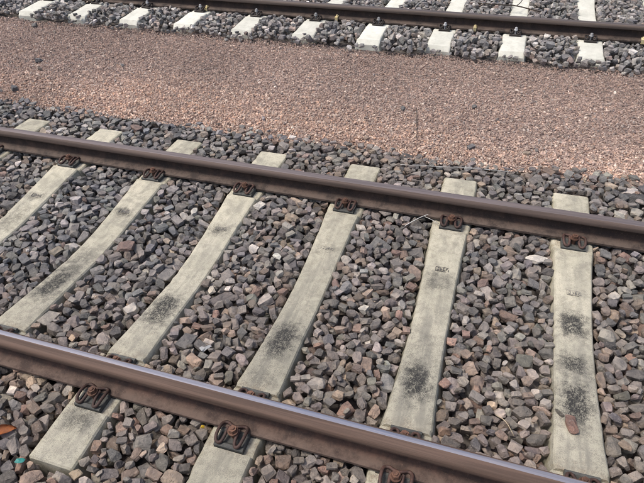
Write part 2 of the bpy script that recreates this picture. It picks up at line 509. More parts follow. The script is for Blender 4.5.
def bolt_mesh(mat):
    bm = bmesh.new()
    def cyl(r, z0, z1, seg, r2=None):
        bmesh.ops.create_cone(bm, cap_ends=True, segments=seg, radius1=r, radius2=r2 or r, depth=z1 - z0, matrix=Matrix.Translation((0, .0885, (z0 + z1) / 2)))
    cyl(.010, -.125, -.084, 12)
    cyl(.0205, -.0870, -.0810, 18)
    cyl(.0165, -.0810, -.0660, 6, .0150)
    cyl(.0085, -.0660, -.0615, 10, .007)
    return bm_mesh("bolt", bm, mat)

def pad_mesh():
    bm = bmesh.new()
    box(bm, -.075, .075, -.068, .068, -.1305, -.1222)
    return bm_mesh("rail_pad", bm, M_PAD)

def mark_mesh(kind):
    """worn cast mark: a frame with a row of raised, no longer readable strokes"""
    bm = bmesh.new()
    r = random.Random(kind)
    def bar(x0, y0, x1, y1, w=.0032):
        a, b = Vector((x0, y0, 0)), Vector((x1, y1, 0))
        t = (b - a).normalized(); q = Vector((-t.y, t.x, 0)) * w / 2
        lo = [a - q, a + q, b + q, b - q]
        loft(bm, [[(p.x, p.y, -.0015) for p in lo], [(p.x, p.y, .0014) for p in lo]])
    fw, fh = .033, .015
    if kind != 4:
        bar(-fw, fh, fw * .9, fh - .001, .002); bar(-fw, -fh, fw * .6, -fh, .002); bar(-fw, -fh, -fw - .001, fh, .002)
    x = -fw + .008
    for i in range(4):
        w, h = .0085, .0085
        if i == 0: segs = [(0, h, w, h), (w * .8, h, w * .7, -h), (w * .7, -h, 0, -h), (0, -h, 0, -h * .3)]
        elif i == 1: segs = [(0, h, 0, -h), (0, h, w * .7, h * .7), (w * .7, h * .7, w, 0), (w, 0, w * .7, -h * .7), (w * .7, -h * .7, 0, -h)]
        elif i == 2: segs = [(0, h, 0, -h), (0, h, w, h * .6), (w, h * .6, 0, 0), (0, 0, w, -h * .5), (w, -h * .5, 0, -h)]
        else: segs = [(w, h, .002, h * .6), (.002, h * .6, 0, -h * .6), (0, -h * .6, w, -h), (w * 1.3, h * .3, w * 1.5, -h * 1.3)]
        for s in segs:
            if r.random() < .12: continue
            bar(x + s[0], s[1], x + s[2] + 1e-5, s[3] + 1e-5)
        x += w + .0055
    bmesh.ops.recalc_face_normals(bm, faces=bm.faces[:])
    return bm_mesh("maker_mark", bm, M_MARK)

GP, CLIP, CLIPD, BOLT, BOLTN, PAD = guide_plate_mesh(), clip_mesh(M_CLIP), clip_mesh(M_CLIP_DARK), bolt_mesh(M_BOLT), bolt_mesh(M_BOLT_NEW), pad_mesh()
GPD = GP.copy(); GPD.materials[0] = M_CLIP_DARK

def add_fastenings(root, clip, bolt, plate, ends=(-1, 1), seed=0):
    r = random.Random(seed)
    for e in ends:
        link("rail_pad", PAD, root, (0, e * G / 2, 0))
        for s in (-1, 1):
            for nm, me in (("guide_plate", plate), ("rail_clip", clip), ("bolt", bolt)):
                o = link(nm, me, root, (0, e * G / 2, 0))
                o.rotation_euler.z = (0 if s > 0 else math.pi)
                if ends != (-1,) and e < 0 and s > 0: o.scale = {'guide_plate': (1, .875, 1), 'rail_clip': (1, .80, 1), 'bolt': (1, .88, 1)}[nm]; o.location.z -= 0 if nm == 'guide_plate' else .006
                if nm == 'rail_clip':
                    o.rotation_euler.z += r.uniform(-.03, .03); o.location.x += r.uniform(-.004, .004)
                if ends == (-1,): o.scale = (.82, .92, 1)
                if nm == "bolt" and o.scale.y == 1.0:
                    a = r.uniform(0, 1.0)          # spin about its own axis
                    c, sn = math.cos(a), math.sin(a)
                    off = Vector((sn * .0885, -c * .0885 + .0885, 0))
                    if s < 0: off = Vector((-off.x, -off.y, 0))
                    o.rotation_euler.z += a
                    o.location = Vector((0, e * G / 2, 0)) + off

NEAR_LABELS = [
    "weathered concrete sleeper showing only its far end, behind the middle rail at the left edge",
    "weathered concrete sleeper cut off by the photo's left edge between the two rusty rails",
    "weathered concrete sleeper with a long black smear, meeting the polished rail at its left end",
    "weathered concrete sleeper with its near end whole at the bottom left, by the turquoise scrap",
    "weathered concrete sleeper with one black oil patch, ending at the bottom edge",
    "weathered concrete sleeper with loose wires beside its far clip",
    "weathered concrete sleeper with three black stains and a loose reddish stone lying on it",
    "weathered concrete sleeper next after the red-stone sleeper, beyond the photo's right edge"]
STAINS = [
    ((.0, .1, .3), (.9, .1, .0), (-.9, .1, 0)),
    ((.10, .13, .55), (.31, .04, .5), (-.4, .1, .6)),
    ((-.30, .15, .95), (.312, .040, .75), (-.12, .13, .45)),
    ((-.31, .13, .95), (.312, .045, .65), (-.92, .09, .65)),
    ((-.335, .125, 1.0), (.30, .040, .40), (-.56, .06, .4)),
    ((-.385, .125, 1.0), (.235, .075, .60), (-.16, .10, .25)),
    ((-.31, .13, 1.0), (.125, .085, 1.0), (-.10, .065, .85)),
    ((-.3, .13, .8), (.2, .1, .5), (0, .1, .3))]
near_sleepers = []
for i, (x, ps) in enumerate(NEAR):
    s = link("concrete_sleeper", sleeper_mesh("concrete_sleeper", M_OLD, i + 1, HL, True), None, (x, G / 2, 0))
    s.rotation_euler.z = -ps
    tag(s, NEAR_LABELS[i], "sleeper", "sleepers of the near track")
    for k, v in zip(('stain_one', 'stain_two', 'stain_three'), STAINS[i]): s[k] = v
    add_fastenings(s, CLIP, BOLT, GP, seed=i)
    if 1 <= i <= 6:
        link("maker_mark", mark_mesh(i), s, (.004, .318, float(z_top(.318)) + .0012))
    near_sleepers.append(s)

ORD = ["first", "second", "third", "fourth", "fifth", "sixth", "seventh", "eighth", "ninth", "tenth", "eleventh", "twelfth"]
for i, x in enumerate(FAR_X):
    me = sleeper_mesh("concrete_sleeper", M_NEW, 20 + i % 5, FAR_HL) if i < 5 else far_meshes[i % 5]
    if i == 0: far_meshes = []
    if i < 5: far_meshes.append(me)
    s = link("concrete_sleeper", me, None, (x, YC + G / 2, ZC + .001 * ((i * 7) % 5 - 2)))
    tag(s, f"clean pale concrete sleeper under the far dark rail, {ORD[i]} counted from the top left corner", "sleeper", "sleepers of the far track")
    add_fastenings(s, CLIPD, BOLTN, GPD, ends=(-1,), seed=40 + i)

# ------------------------------------------------------------------ crushed stone: shapes
def polytope(r, cuts, flat):
    bm = bmesh.new()
    bmesh.ops.create_cube(bm, size=1)
    ax = (1.0, r.uniform(.55, .95), r.uniform(*flat))
    for v in bm.verts: v.co = Vector((v.co.x * ax[0], v.co.y * ax[1], v.co.z * ax[2]))
    for _ in range(cuts):
        nrm = Vector((r.gauss(0, 1), r.gauss(0, 1), r.gauss(0, 1))).normalized()
        sup = .5 * math.sqrt(sum((a * c) ** 2 for a, c in zip(ax, nrm)))
        bmesh.ops.bisect_plane(bm, geom=bm.verts[:] + bm.edges[:] + bm.faces[:], plane_co=nrm * sup * r.uniform(.78, 1.08), plane_no=nrm, clear_outer=True)
        h = bmesh.ops.convex_hull(bm, input=bm.verts[:], use_existing_faces=False)
        bad = [g for g in h['geom_interior'] if isinstance(g, bmesh.types.BMVert)]
        if bad: bmesh.ops.delete(bm, geom=bad, context='VERTS')
        bmesh.ops.dissolve_limit(bm, angle_limit=rad(2), verts=bm.verts[:], edges=bm.edges[:])
    bmesh.ops.remove_doubles(bm, verts=bm.verts[:], dist=.06)
    vs_ = [v.co.copy() for v in bm.verts]
    bm.free()
    bm = bmesh.new()
    for v in vs_: bm.verts.new(v)
    h = bmesh.ops.convex_hull(bm, input=bm.verts[:])
    bad = [v for v in bm.verts if not v.link_faces]
    if bad: bmesh.ops.delete(bm, geom=bad, context='VERTS')
    bmesh.ops.dissolve_limit(bm, angle_limit=rad(7), verts=bm.verts[:], edges=bm.edges[:])
    c = sum((v.co for v in bm.verts), Vector()) / len(bm.verts)
    for v in bm.verts: v.co -= c
    bmesh.ops.recalc_face_normals(bm, faces=bm.faces[:])
    return bm

def arrays(bm):
    bm.verts.ensure_lookup_table(); bm.verts.index_update()
    tri = bmesh.ops.triangulate(bm, faces=bm.faces[:])
    bm.verts.index_update()
    return np.array([v.co[:] for v in bm.verts]), np.array([[v.index for v in f.verts] for f in bm.faces])

class Shape: pass
def make_shapes(nv, cuts, flat, seed, bevel):
    r = random.Random(seed); out = []
    while len(out) < nv:
        bm = polytope(r, r.randint(*cuts), flat)
        if len(bm.faces) < 6: bm.free(); continue
        s = Shape()
        b2 = bm.copy()
        s.v, s.f = arrays(bm); bm.free()
        if bevel:
            bmesh.ops.bevel(b2, geom=b2.edges[:], offset=.022, segments=1, affect='EDGES', profile=.6, clamp_overlap=True)
            bmesh.ops.triangulate(b2, faces=b2.faces[:])
            long_ = [e for e in b2.edges if e.calc_length() > .26]
            bmesh.ops.subdivide_edges(b2, edges=long_, cuts=1, use_grid_fill=False)
            bmesh.ops.triangulate(b2, faces=b2.faces[:])
            off = Vector((r.uniform(0, 90), r.uniform(0, 90), 0))
            b2.normal_update()
            for v in b2.verts:
                v.co += v.normal * (.030 * mnoise.noise(v.co * 4 + off) + .022 * mnoise.noise(v.co * 11 + off)) + Vector((r.gauss(0, 1), r.gauss(0, 1), r.gauss(0, 1))) * .006
        s.bv, s.bf = arrays(b2); b2.free()
        a, b, c = (s.v[s.f[:, k]] for k in range(3))
        nn = np.cross(b - a, c - a); L = np.linalg.norm(nn, axis=1)
        ok = L > 1e-7
        s.n = nn[ok] / L[ok, None]; s.d = np.einsum('ij,ij->i', s.n, a[ok])
        out.append(s)
    return out

def rand_rot(r):
    q = r.normal(size=4); q /= np.linalg.norm(q)
    w, x, y, z = q
    return np.array([[1 - 2 * (y * y + z * z), 2 * (x * y - z * w), 2 * (x * z + y * w)], [2 * (x * y + z * w), 1 - 2 * (x * x + z * z), 2 * (y * z - x * w)], [2 * (x * z - y * w), 2 * (y * z + x * w), 1 - 2 * (x * x + y * y)]])

def flat_rot(r, tilt):
    """the stone's short axis within about `tilt` of upright, any heading"""
    a = r.uniform(0, 2 * np.pi); t = r.normal() * tilt; h = r.uniform(0, 2 * np.pi)
    Rz = lambda k: np.array([[np.cos(k), -np.sin(k), 0], [np.sin(k), np.cos(k), 0], [0, 0, 1]])
    Rx = np.array([[1, 0, 0], [0, np.cos(t), -np.sin(t)], [0, np.sin(t), np.cos(t)]])
    return Rz(h) @ Rx @ Rz(a)

class Entry: pass
def make_library(shapes, n, smin, smean, smax, g, r, prefix):
    lib = []
    for k in range(n):
        e = Entry(); e.shape = shapes[k % len(shapes)]
        e.size = float(np.clip(smean * np.exp(r.normal() * .36), smin, smax))
        R = rand_rot(r) if r.random() < .35 else flat_rot(r, .42)
        e.A = R * e.size
        v = e.shape.v @ e.A.T
        n3 = e.shape.n @ R.T; d = e.shape.d * e.size
        half = int(np.ceil(np.abs(v[:, :2]).max() / g)) + 1
        ax = np.arange(-half, half + 1) * g
        X, Y = np.meshgrid(ax, ax, indexing='ij')
        top = np.full(X.shape, np.inf); bot = np.full(X.shape, -np.inf); ok = np.ones(X.shape, bool)
        for (nx, ny, nz), dd in zip(n3, d):
            if nz > 1e-4: top = np.minimum(top, (dd - nx * X - ny * Y) / nz)
            elif nz < -1e-4: bot = np.maximum(bot, (dd - nx * X - ny * Y) / nz)
            else: ok &= nx * X + ny * Y <= dd
        ok &= top > bot
        e.half = half; e.ok = ok
        e.bot = np.where(ok, bot, np.inf).astype(np.float32)
        e.top = np.where(ok, top, -np.inf).astype(np.float32)
        e.cells = int(ok.sum()); e.id = k; e.mesh = None
        if e.cells >= 4: lib.append(e)
    lib.sort(key=lambda e: e.size)
    return lib

def project(P):
    q = (P - CAM) @ ROT
    d = np.maximum(-q[:, 2], 1e-3)
    return 322 + FPX * q[:, 0] / d, 241.5 - FPX * q[:, 1] / d, d

def fill(H, CAP, x0, y0, g, lib, turns, tries, r, depth, sizes, tol_edge=0.0):
    """drop stones one by one: each comes to rest on what already lies there (H, a height field) and stays below CAP"""
    nx, ny = H.shape; ID = np.full(H.shape, -1, np.int32); placed = []
    nlib = len(lib)
    act = np.argwhere(CAP > -5)
    D = CAP.copy()
    for t in range(turns):
        pick = act[r.integers(0, len(act), 8)]
        dv = D[pick[:, 0], pick[:, 1]] - H[pick[:, 0], pick[:, 1]]
        ci, cj = pick[int(np.argmax(dv))]
        if dv.max() < depth: continue
        lo, hi = sizes(t / turns)
        best = None
        for k in r.integers(int(lo * nlib), max(int(hi * nlib), int(lo * nlib) + 1), tries):
            e = lib[k]; h = e.half
            i = ci + int(r.integers(-3, 4)); j = cj + int(r.integers(-3, 4))
            if i < h or j < h or i + h + 1 > nx or j + h + 1 > ny: continue
            S = H[i - h:i + h + 1, j - h:j + h + 1]
            z = float((S - e.bot).max())
            C = CAP[i - h:i + h + 1, j - h:j + h + 1]
            if (z + e.top > C).any(): continue
            gap = float(np.where(e.ok, z + e.bot - S, 0).sum()) / e.cells
            sc = gap + .5 * (z - float(H[ci, cj])) - .10 * e.size
            if best is None or sc < best[0]: best = (sc, e, i, j, z)
        if best is None:
            D[max(ci - 1, 0):ci + 2, max(cj - 1, 0):cj + 2] = -9
            continue
        _, e, i, j, z = best; h = e.half
        sl_ = (slice(i - h, i + h + 1), slice(j - h, j + h + 1))
        up = z + e.top
        m = up > H[sl_]
        H[sl_][m] = up[m]; ID[sl_][m] = len(placed)
        placed.append((e, x0 + i * g, y0 + j * g, z - .0012))
    return placed, ID

def mass_mesh(name, items, tints, mat, bevelled):
    V, F, T = [], [], []; base = 0
    for (e, x, y, z), c, b in zip(items, tints, bevelled):
        v, f = (e.shape.bv, e.shape.bf) if b else (e.shape.v, e.shape.f)
        V.append(v @ e.A.T + (x, y, z)); F.append(f + base); T.append(np.tile(c, (len(v), 1))); base += len(v)
    return array_mesh(name, np.concatenate(V), np.concatenate(F), np.concatenate(T), mat)

def array_mesh(name, V, F, T, mat):
    me = bpy.data.meshes.new(name)
    me.vertices.add(len(V)); me.loops.add(F.size); me.polygons.add(len(F))
    me.vertices.foreach_set('co', V.astype(np.float32).ravel())
    me.loops.foreach_set('vertex_index', F.astype(np.int32).ravel())
    me.polygons.foreach_set('loop_start', np.arange(0, F.size, 3, dtype=np.int32))
    me.update(calc_edges=True)
    me.polygons.foreach_set('use_smooth', np.zeros(len(F), bool))
    a = me.attributes.new('tint', 'FLOAT_COLOR', 'POINT')
    a.data.foreach_set('color', np.concatenate([T, np.ones((len(T), 1))], 1).astype(np.float32).ravel())
    me.materials.append(mat)
    return me

PALETTE = [  # linear colour, share, colour word
    ((.212, .201, .193), .32, "mauve grey"), ((.148, .153, .160), .17, "blue grey"), ((.165, .163, .158), .15, "dark grey"),
    ((.235, .195, .165), .14, "brownish"), ((.250, .180, .150), .04, "reddish"), ((.320, .270, .215), .035, "tan"),
    ((.350, .340, .320), .09, "light grey"), ((.190, .195, .178), .04, "greenish grey")]
PC = np.array([p[0] for p in PALETTE]); PW = np.array([p[1] for p in PALETTE]); PW = PW / PW.sum()
def stone_tints(n, r, warm, grey=0.0, gain=1.0):
    k = np.empty(n, int); out = np.empty((n, 3))
    for i in range(n):
        w = PW.copy()
        w[[3, 4, 5]] *= .45 + .7 * warm[i]; w[[1]] *= 1.5 - 1.0 * warm[i]
        k[i] = r.choice(len(w), p=w / w.sum())
    out = PC[k] * np.exp(r.normal(size=(n, 1)) * .25) * np.exp(r.normal(size=(n, 3)) * .022)
    dust = np.array([1.12, 1.0, .90])
    out *= 1 + (dust - 1) * np.clip(warm, 0, 1)[:, None]
    lum = out.mean(1, keepdims=True)
    out = out * (1 - grey) + (lum * np.array([1.0, .99, .97])) * grey
    return out * gain, k

def fnoise(X, Y, f, s):
    """cheap smooth noise on arrays, about -1..1"""
    r = np.random.default_rng(s); z = np.zeros(np.broadcast(X, Y).shape)
    for k in range(6):
        a = r.uniform(0, 2 * np.pi); ff = f * r.uniform(.6, 1.6)
        z = z + np.sin(ff * (np.cos(a) * X + np.sin(a) * Y) + r.uniform(0, 6.28))
    return z / 3.0

# ------------------------------------------------------------------ near ballast
shapes = make_shapes(64, (5, 11), (.32, .70), 3, True)
g = .0032
lib = make_library(shapes, 640, .030, .061, .110, g, rng, "n")
X0, X1, Y0, Y1 = -3.1, 3.4, -.85, 2.62
nx, ny = int((X1 - X0) / g), int((Y1 - Y0) / g)
ax, ay = X0 + np.arange(nx) * g, Y0 + np.arange(ny) * g
GX, GY = np.meshgrid(ax, ay, indexing='ij')
edge = 2.115 + .10 * np.clip((GX - 1.6) / .8, 0, 1) + .035 * fnoise(GX, GY, 9, 5) + .045 * fnoise(GX, GY * 0, 1.3, 8)      # where the ballast shoulder meets the grit
H = np.full((nx, ny), -.250, np.float32)
zg = zgravel(GX, GY)
H = np.where(GY > 2.09, zg, H).astype(np.float32)
level = np.interp(np.abs(GY - G / 2), [0, .2, .55, .9, 1.3], [-.168, -.164, -.137, -.125, -.122])
CAP = level + .015 + .007 * fnoise(GX, GY, 3.0, 1) + .008 * fnoise(GX, GY, 14.0, 2)
for yr in (0, YB):
    d = np.abs(GY - yr)
    CAP = np.where(d < .070, -.1235, np.where(d < .095, np.minimum(CAP, -.112), CAP))
# taper of the shoulder into the grit
CAP = np.where(GY > 1.98, np.minimum(CAP, np.interp(GY, [1.98, 2.25], [-.100, -.080])), CAP)
rest = GY > edge
u, v, dd = project(np.stack([GX.ravel()[::1], GY.ravel(), np.full(GX.size, -.15)], 1))
vis = ((u > -190) & (u < 834) & (v < 660) & (v > -200)).reshape(GX.shape)
H0 = None
for (x, ps) in NEAR:
    ly = GY - G / 2; lx = GX - x - ly * ps
    zt, wt, wb = z_top(ly), hw_top(ly), hw_bot(ly)
    al = np.abs(lx)
    hs = np.where(al < wt + .004, zt, zt - .006 + (ZBOT - zt) * (al - wt - .004) / (wb - wt))
    inside = (np.abs(ly) < HL) & (al < wb + .01)
    H = np.where(inside, np.maximum(H, hs), H).astype(np.float32)
    CAP = np.where((np.abs(ly) < HL + .01) & (al < wt + .006), -9, CAP)
CAP = np.where(rest | ~vis, -9, CAP).astype(np.float32)
def sizes(t):
    if t < .70: return (.12, 1.0)
    if t < .90: return (.05, .7)
    return (0.0, .25)
Hn = H.copy()
near_items, ID = fill(Hn, CAP, X0, Y0, g, lib, 42000, 6, rng, .014, sizes)
# a few stones that rolled out onto the grit
CAP2 = np.where((GY > edge - .03) & (GY < edge + .22) & vis & (fnoise(GX, GY, 6, 21) > -.3), zg + .038, -9).astype(np.float32)
more_, ID2 = fill(Hn, CAP2, X0, Y0, g, lib, 26, 3, rng, .02, lambda t: (.0, .5))
ID = np.where(ID2 >= 0, ID2 + len(near_items), ID)
near_items += more_
P = np.array([(x, y, z) for _, x, y, z in near_items])
warm = np.clip(.55 - .35 * fnoise(P[:, 0], P[:, 1], 2.2, 31) + np.interp(P[:, 1], [-.5, .2, 1.0, 1.6, 2.1], [.5, .35, -.05, -.15, -.35]) + np.interp(P[:, 0], [-1.5, 2.5], [-.15, .15]), 0, 1)
tints, kinds = stone_tints(len(P), rng, warm, .12, 1.20)
# which stones show largest from the camera
cnt = np.bincount(ID[ID >= 0], minlength=len(P))
u, v, dist = project(P)
def hidden(p):
    out = np.zeros(len(p), bool)
    for yr in (0, YB):
        t = (yr + HEAD_W - p[:, 1]) / (CAM[1] - p[:, 1])
        zc = p[:, 2] + .01 + t * (CAM[2] - p[:, 2])
        out |= (p[:, 1] > yr + HEAD_W) & (zc < -.004)
        out |= np.abs(p[:, 1] - yr) < .05
    return out
seen = (u > 3) & (u < 641) & (v > 3) & (v < 480) & ~hidden(P)
score = np.where(seen, cnt * g * g * (FPX / dist) ** 2, 0)
order = np.argsort(-score)
singles = set(int(k) for k in order[:300] if score[k] > 0)

# ------------------------------------------------------------------ one object per stone for the 300 that show largest
SIZE_W = lambda q: "big" if q > .082 else ("small" if q < .058 else "medium")
def shape_word(e):
    v = e.shape.v @ e.A.T; ext = v.max(0) - v.min(0)
    lo, hi = ext[:2].min(), ext[:2].max()
    if hi > 1.5 * lo: return "long"
    if ext[2] < .55 * hi: return "flat"
    if ext[2] > .95 * hi: return "upright"
    return "blocky"
NICK = {1: "edge-cut sleeper", 2: "long-smeared sleeper", 3: "turquoise-scrap sleeper", 4: "oil-patch sleeper", 5: "wire sleeper", 6: "red-stone sleeper"}
def where_text(x, y):
    xs = [a + (y - G / 2) * b for a, b in NEAR]
    b = int(np.searchsorted(xs, x))
    yy = "before polished rail" if y < 0 else ("just behind polished rail" if y < .40 else ("between the rails" if y < .85 else ("near middle rail" if y < G else "beyond middle rail")))
    l, r_ = (x - xs[b - 1] if b > 0 else 9), (xs[b] - x if b < len(xs) else 9)
    if b in NICK and (r_ < l or b - 1 not in NICK): return f"left of {NICK[b]}, {yy}"
    return f"right of {NICK[min(b - 1, 6)]}, {yy}"
used = {}
for k in order[:300]:
    k = int(k)
    if k not in singles: continue
    e, x, y, z = near_items[k]
    if e.mesh is None:
        V = e.shape.bv @ e.A.T
        me = bpy.data.meshes.new("ballast_stone")
        me.from_pydata(V.tolist(), [], e.shape.bf.tolist())
        me.materials.append(M_STONE1)
        e.mesh = me
    o = link("ballast_stone", e.mesh, None, (x, y, z))
    o.color = (*tints[k], 1)
    lab = f"{SIZE_W(e.size)} {shape_word(e)} {PALETTE[kinds[k]][2]} stone {where_text(x, y)}"
    tag(o, lab, "stone", "loose ballast stones nearest the camera")
    used.setdefault(lab, []).append(o)
for lab, os_ in used.items():                    # same words: say which lies nearer the camera
    if len(os_) < 2: continue
    os_.sort(key=lambda o: o.location.y)
    for q, o in enumerate(os_):
        o['label'] = ["nearest", "next", "third nearest", "fourth nearest", "fifth nearest", "sixth nearest", "seventh nearest", "eighth nearest"][min(q, 7)] + " " + lab

keep = [k for k in range(len(P)) if k not in singles]
tag(link("ballast_stones", mass_mesh("ballast_stones", [near_items[k] for k in keep], tints[keep], M_STONE, [dist[k] < 2.75 for k in keep])), kind='stuff')

# ------------------------------------------------------------------ far ballast
fshapes = make_shapes(30, (5, 8), (.45, .8), 9, False)
gf = .0055
flib = make_library(fshapes, 360, .032, .052, .080, gf, rng, "f")
FX0, FX1, FY0, FY1 = -5.2, 3.9, 3.42, 6.2
nx, ny = int((FX1 - FX0) / gf), int((FY1 - FY0) / gf)
ax, ay = FX0 + np.arange(nx) * gf, FY0 + np.arange(ny) * gf
GX, GY = np.meshgrid(ax, ay, indexing='ij')
edge = 3.60 + .03 * fnoise(GX, GY, 8, 15) + .03 * fnoise(GX, GY * 0, 1.6, 18) + .05 * (GX < -2.2)
base = np.interp(GY, [3.42, 3.56, 3.63, 3.69, 3.9], [-.112, -.112, -.080, -.075, -.110])
H = base.astype(np.float32)
level = np.interp(GY, [3.5, 3.56, 3.64, 4.1], [-.085, -.055, -.012, -.020]) + .008 * fnoise(GX, GY, 5, 41)
CAP = level + .022
CAP = np.where(np.abs(GY - YC) < .075, ZC - RAIL_H - .002, CAP)
for x in FAR_X:
    ly = GY - YC - G / 2; lx = GX - x
    zt, wt, wb = z_top(ly, FAR_HL) + ZC, hw_top(ly), hw_bot(ly)
    al = np.abs(lx)
    hs = np.where(al < wt + .004, zt, zt - .006 + (ZBOT + ZC - zt) * (al - wt - .004) / (wb - wt))
    inside = (np.abs(ly) < FAR_HL) & (al < wb + .01)
    H = np.where(inside, np.maximum(H, hs), H).astype(np.float32)
    CAP = np.where((np.abs(ly) < FAR_HL - .035) & (al < wt + .006), -9, CAP)
    CAP = np.where((ly < -FAR_HL + .035) & (ly > -FAR_HL - .02) & (al < wt + .006), zt + .034, CAP)
u, v, dd = project(np.stack([GX.ravel(), GY.ravel(), np.full(GX.size, -.05)], 1))
vis = ((u > -150) & (u < 794) & (v > -60)).reshape(GX.shape)
CAP = np.where((GY < edge) | ~vis, -9, CAP).astype(np.float32)
far_items, _ = fill(H, CAP, FX0, FY0, gf, flib, 19000, 4, rng, .016, lambda t: (.1, 1.0) if t < .7 else (0, .5))
ft, _ = stone_tints(len(far_items), rng, np.full(len(far_items), .30), .40, 1.6)
tag(link("far_ballast_stones", mass_mesh("far_ballast_stones", far_items, ft, M_STONE, [False] * len(far_items))), kind='stuff')

# ------------------------------------------------------------------ pink grit strip
def grit():
    r = np.random.default_rng(5)
    x = r.uniform(-5.0, 3.9, 190000); y = r.uniform(2.0, 3.72, 190000)
    e0 = 2.09 + .08 * np.clip((x - 1.6) / .8, 0, 1) + .03 * fnoise(x, y, 9, 5); e1 = 3.64 + .03 * fnoise(x, y, 8, 15)
    u, v, d = project(np.stack([x, y, np.full(len(x), -.12)], 1))
    ok = (y > e0 - .05) & (y < e1 + .04) & (u > -130) & (u < 774)
    x, y, d = x[ok], y[ok], d[ok]
    n = len(x)
    size = np.clip(np.interp(y, [2.1, 2.6, 3.2], [.0132, .0122, .0108]) * np.exp(r.normal(size=n) * .32), .007, .030)
    z = zgravel(x, y) + size * r.uniform(-.22, .30, n)
    # shapes: 8 little chips of 6 corners, 8 faces
    octa = np.array([[1, 0, 0], [-1, 0, 0], [0, 1, 0], [0, -1, 0], [0, 0, 1], [0, 0, -1]], float)
    F8 = np.array([[0, 2, 4], [2, 1, 4], [1, 3, 4], [3, 0, 4], [2, 0, 5], [1, 2, 5], [3, 1, 5], [0, 3, 5]])
    chips = np.stack([octa * r.uniform(.6, 1.15, (6, 1)) * np.array([1, .8, .6]) + r.normal(size=(6, 3)) * .14 for _ in range(24)]) * .62
    q = r.normal(size=(n, 4)); q[:, 1:3] *= .55; q /= np.linalg.norm(q, axis=1, keepdims=True)
    w, a, b, c = q.T
    R = np.stack([1 - 2 * (b * b + c * c), 2 * (a * b - c * w), 2 * (a * c + b * w), 2 * (a * b + c * w), 1 - 2 * (a * a + c * c), 2 * (b * c - a * w), 2 * (a * c - b * w), 2 * (b * c + a * w), 1 - 2 * (a * a + b * b)], 1).reshape(n, 3, 3)
    V = np.einsum('nij,nkj->nki', R, chips[r.integers(0, 24, n)] * size[:, None, None]) + np.stack([x, y, z], 1)[:, None]
    F = F8[None] + (np.arange(n) * 6)[:, None, None]
    pal = np.array([(.50, .355, .295), (.40, .295, .255), (.34, .25, .225), (.68, .59, .52), (.48, .39, .325), (.25, .19, .17), (.36, .33, .315), (.54, .335, .235)])
    near = np.clip((2.80 - y + .25 * fnoise(x, y, 2.2, 51)) / .6, 0, 1)
    pw = np.array([.24, .24, .18, .08, .10, .07, .06, .03])
    pn = np.array([.30, .14, .08, .14, .12, .05, .05, .12])
    k = np.where(r.random(n) < near, r.choice(8, n, p=pn / pn.sum()), r.choice(8, n, p=pw / pw.sum()))
    T = pal[k] * np.exp(r.normal(size=(n, 1)) * .16)
    T *= np.array([.98, 1.03, 1.02]); lum = T.mean(1, keepdims=True); T = T + (np.array([.40, .295, .25]) * (lum / .31) - T) * .35; T *= .80 + .20 * (.31 / np.maximum(lum, .15))
    T *= 1 + near[:, None] * np.array([.24, .19, .14]); T *= (1 + .10 * fnoise(x, y, 3.5, 61) + .07 * fnoise(x * .4, y, 6.0, 62) - .10 * np.clip((y - 2.9) / .5, 0, 1))[:, None]
    return array_mesh("pink_gravel", V.reshape(-1, 3), F.reshape(-1, 3), np.repeat(T, 6, 0), M_GRIT)
tag(link("pink_gravel", grit()), kind='stuff')

# ------------------------------------------------------------------ small loose things
def stone_thing(name, x, y, z, A, color, label, k, cat="stone", group=None, shp=None):
    s = shp or shapes[k]
    V = s.bv @ np.array(A).T
    me = bpy.data.meshes.new(name)
    me.from_pydata(V.tolist(), [], s.bf.tolist())
    me.materials.append(M_STONE1)
    o = link(name, me, None, (x, y, z - float(V[:, 2].min())))
    o.color = (*color, 1)
    return tag(o, label, cat, group)

def top_at(x, y):
    i, j = int((x - X0) / .0032), int((y - Y0) / .0032)
    return float(Hn[i - 4:i + 5, j - 4:j + 5].max())

def Rz(a): return np.array([[math.cos(a), -math.sin(a), 0], [math.sin(a), math.cos(a), 0], [0, 0, 1]])
stone_thing("loose_stone", 2.288, .315, float(z_top(.315 - G / 2)), Rz(1.75) * np.array([.074, .056, .034]), (.27, .165, .130), "oval reddish brown stone lying on the stained concrete sleeper", 4)
stone_thing("loose_stone", 2.246, .372, float(z_top(.37 - G / 2)), Rz(2.3) * np.array([.045, .024, .018]), (.10, .092, .075), "thin dark stone chip touching the reddish stone on the stained sleeper", 8)
stone_thing("white_stone", 2.127, 1.252, top_at(2.127, 1.252) - .003, Rz(-.15) * np.array([.100, .062, .035]), (.86, .80, .70), "flat cream white stone standing out from the grey ballast by the middle rail", 13)
stone_thing("pink_stone", .055, .80, top_at(.055, .80) - .014, Rz(.3) * np.array([.092, .090, .06]), (.25, .175, .15), "round pinkish brown stone in the ballast beside the long-smeared sleeper", 21)
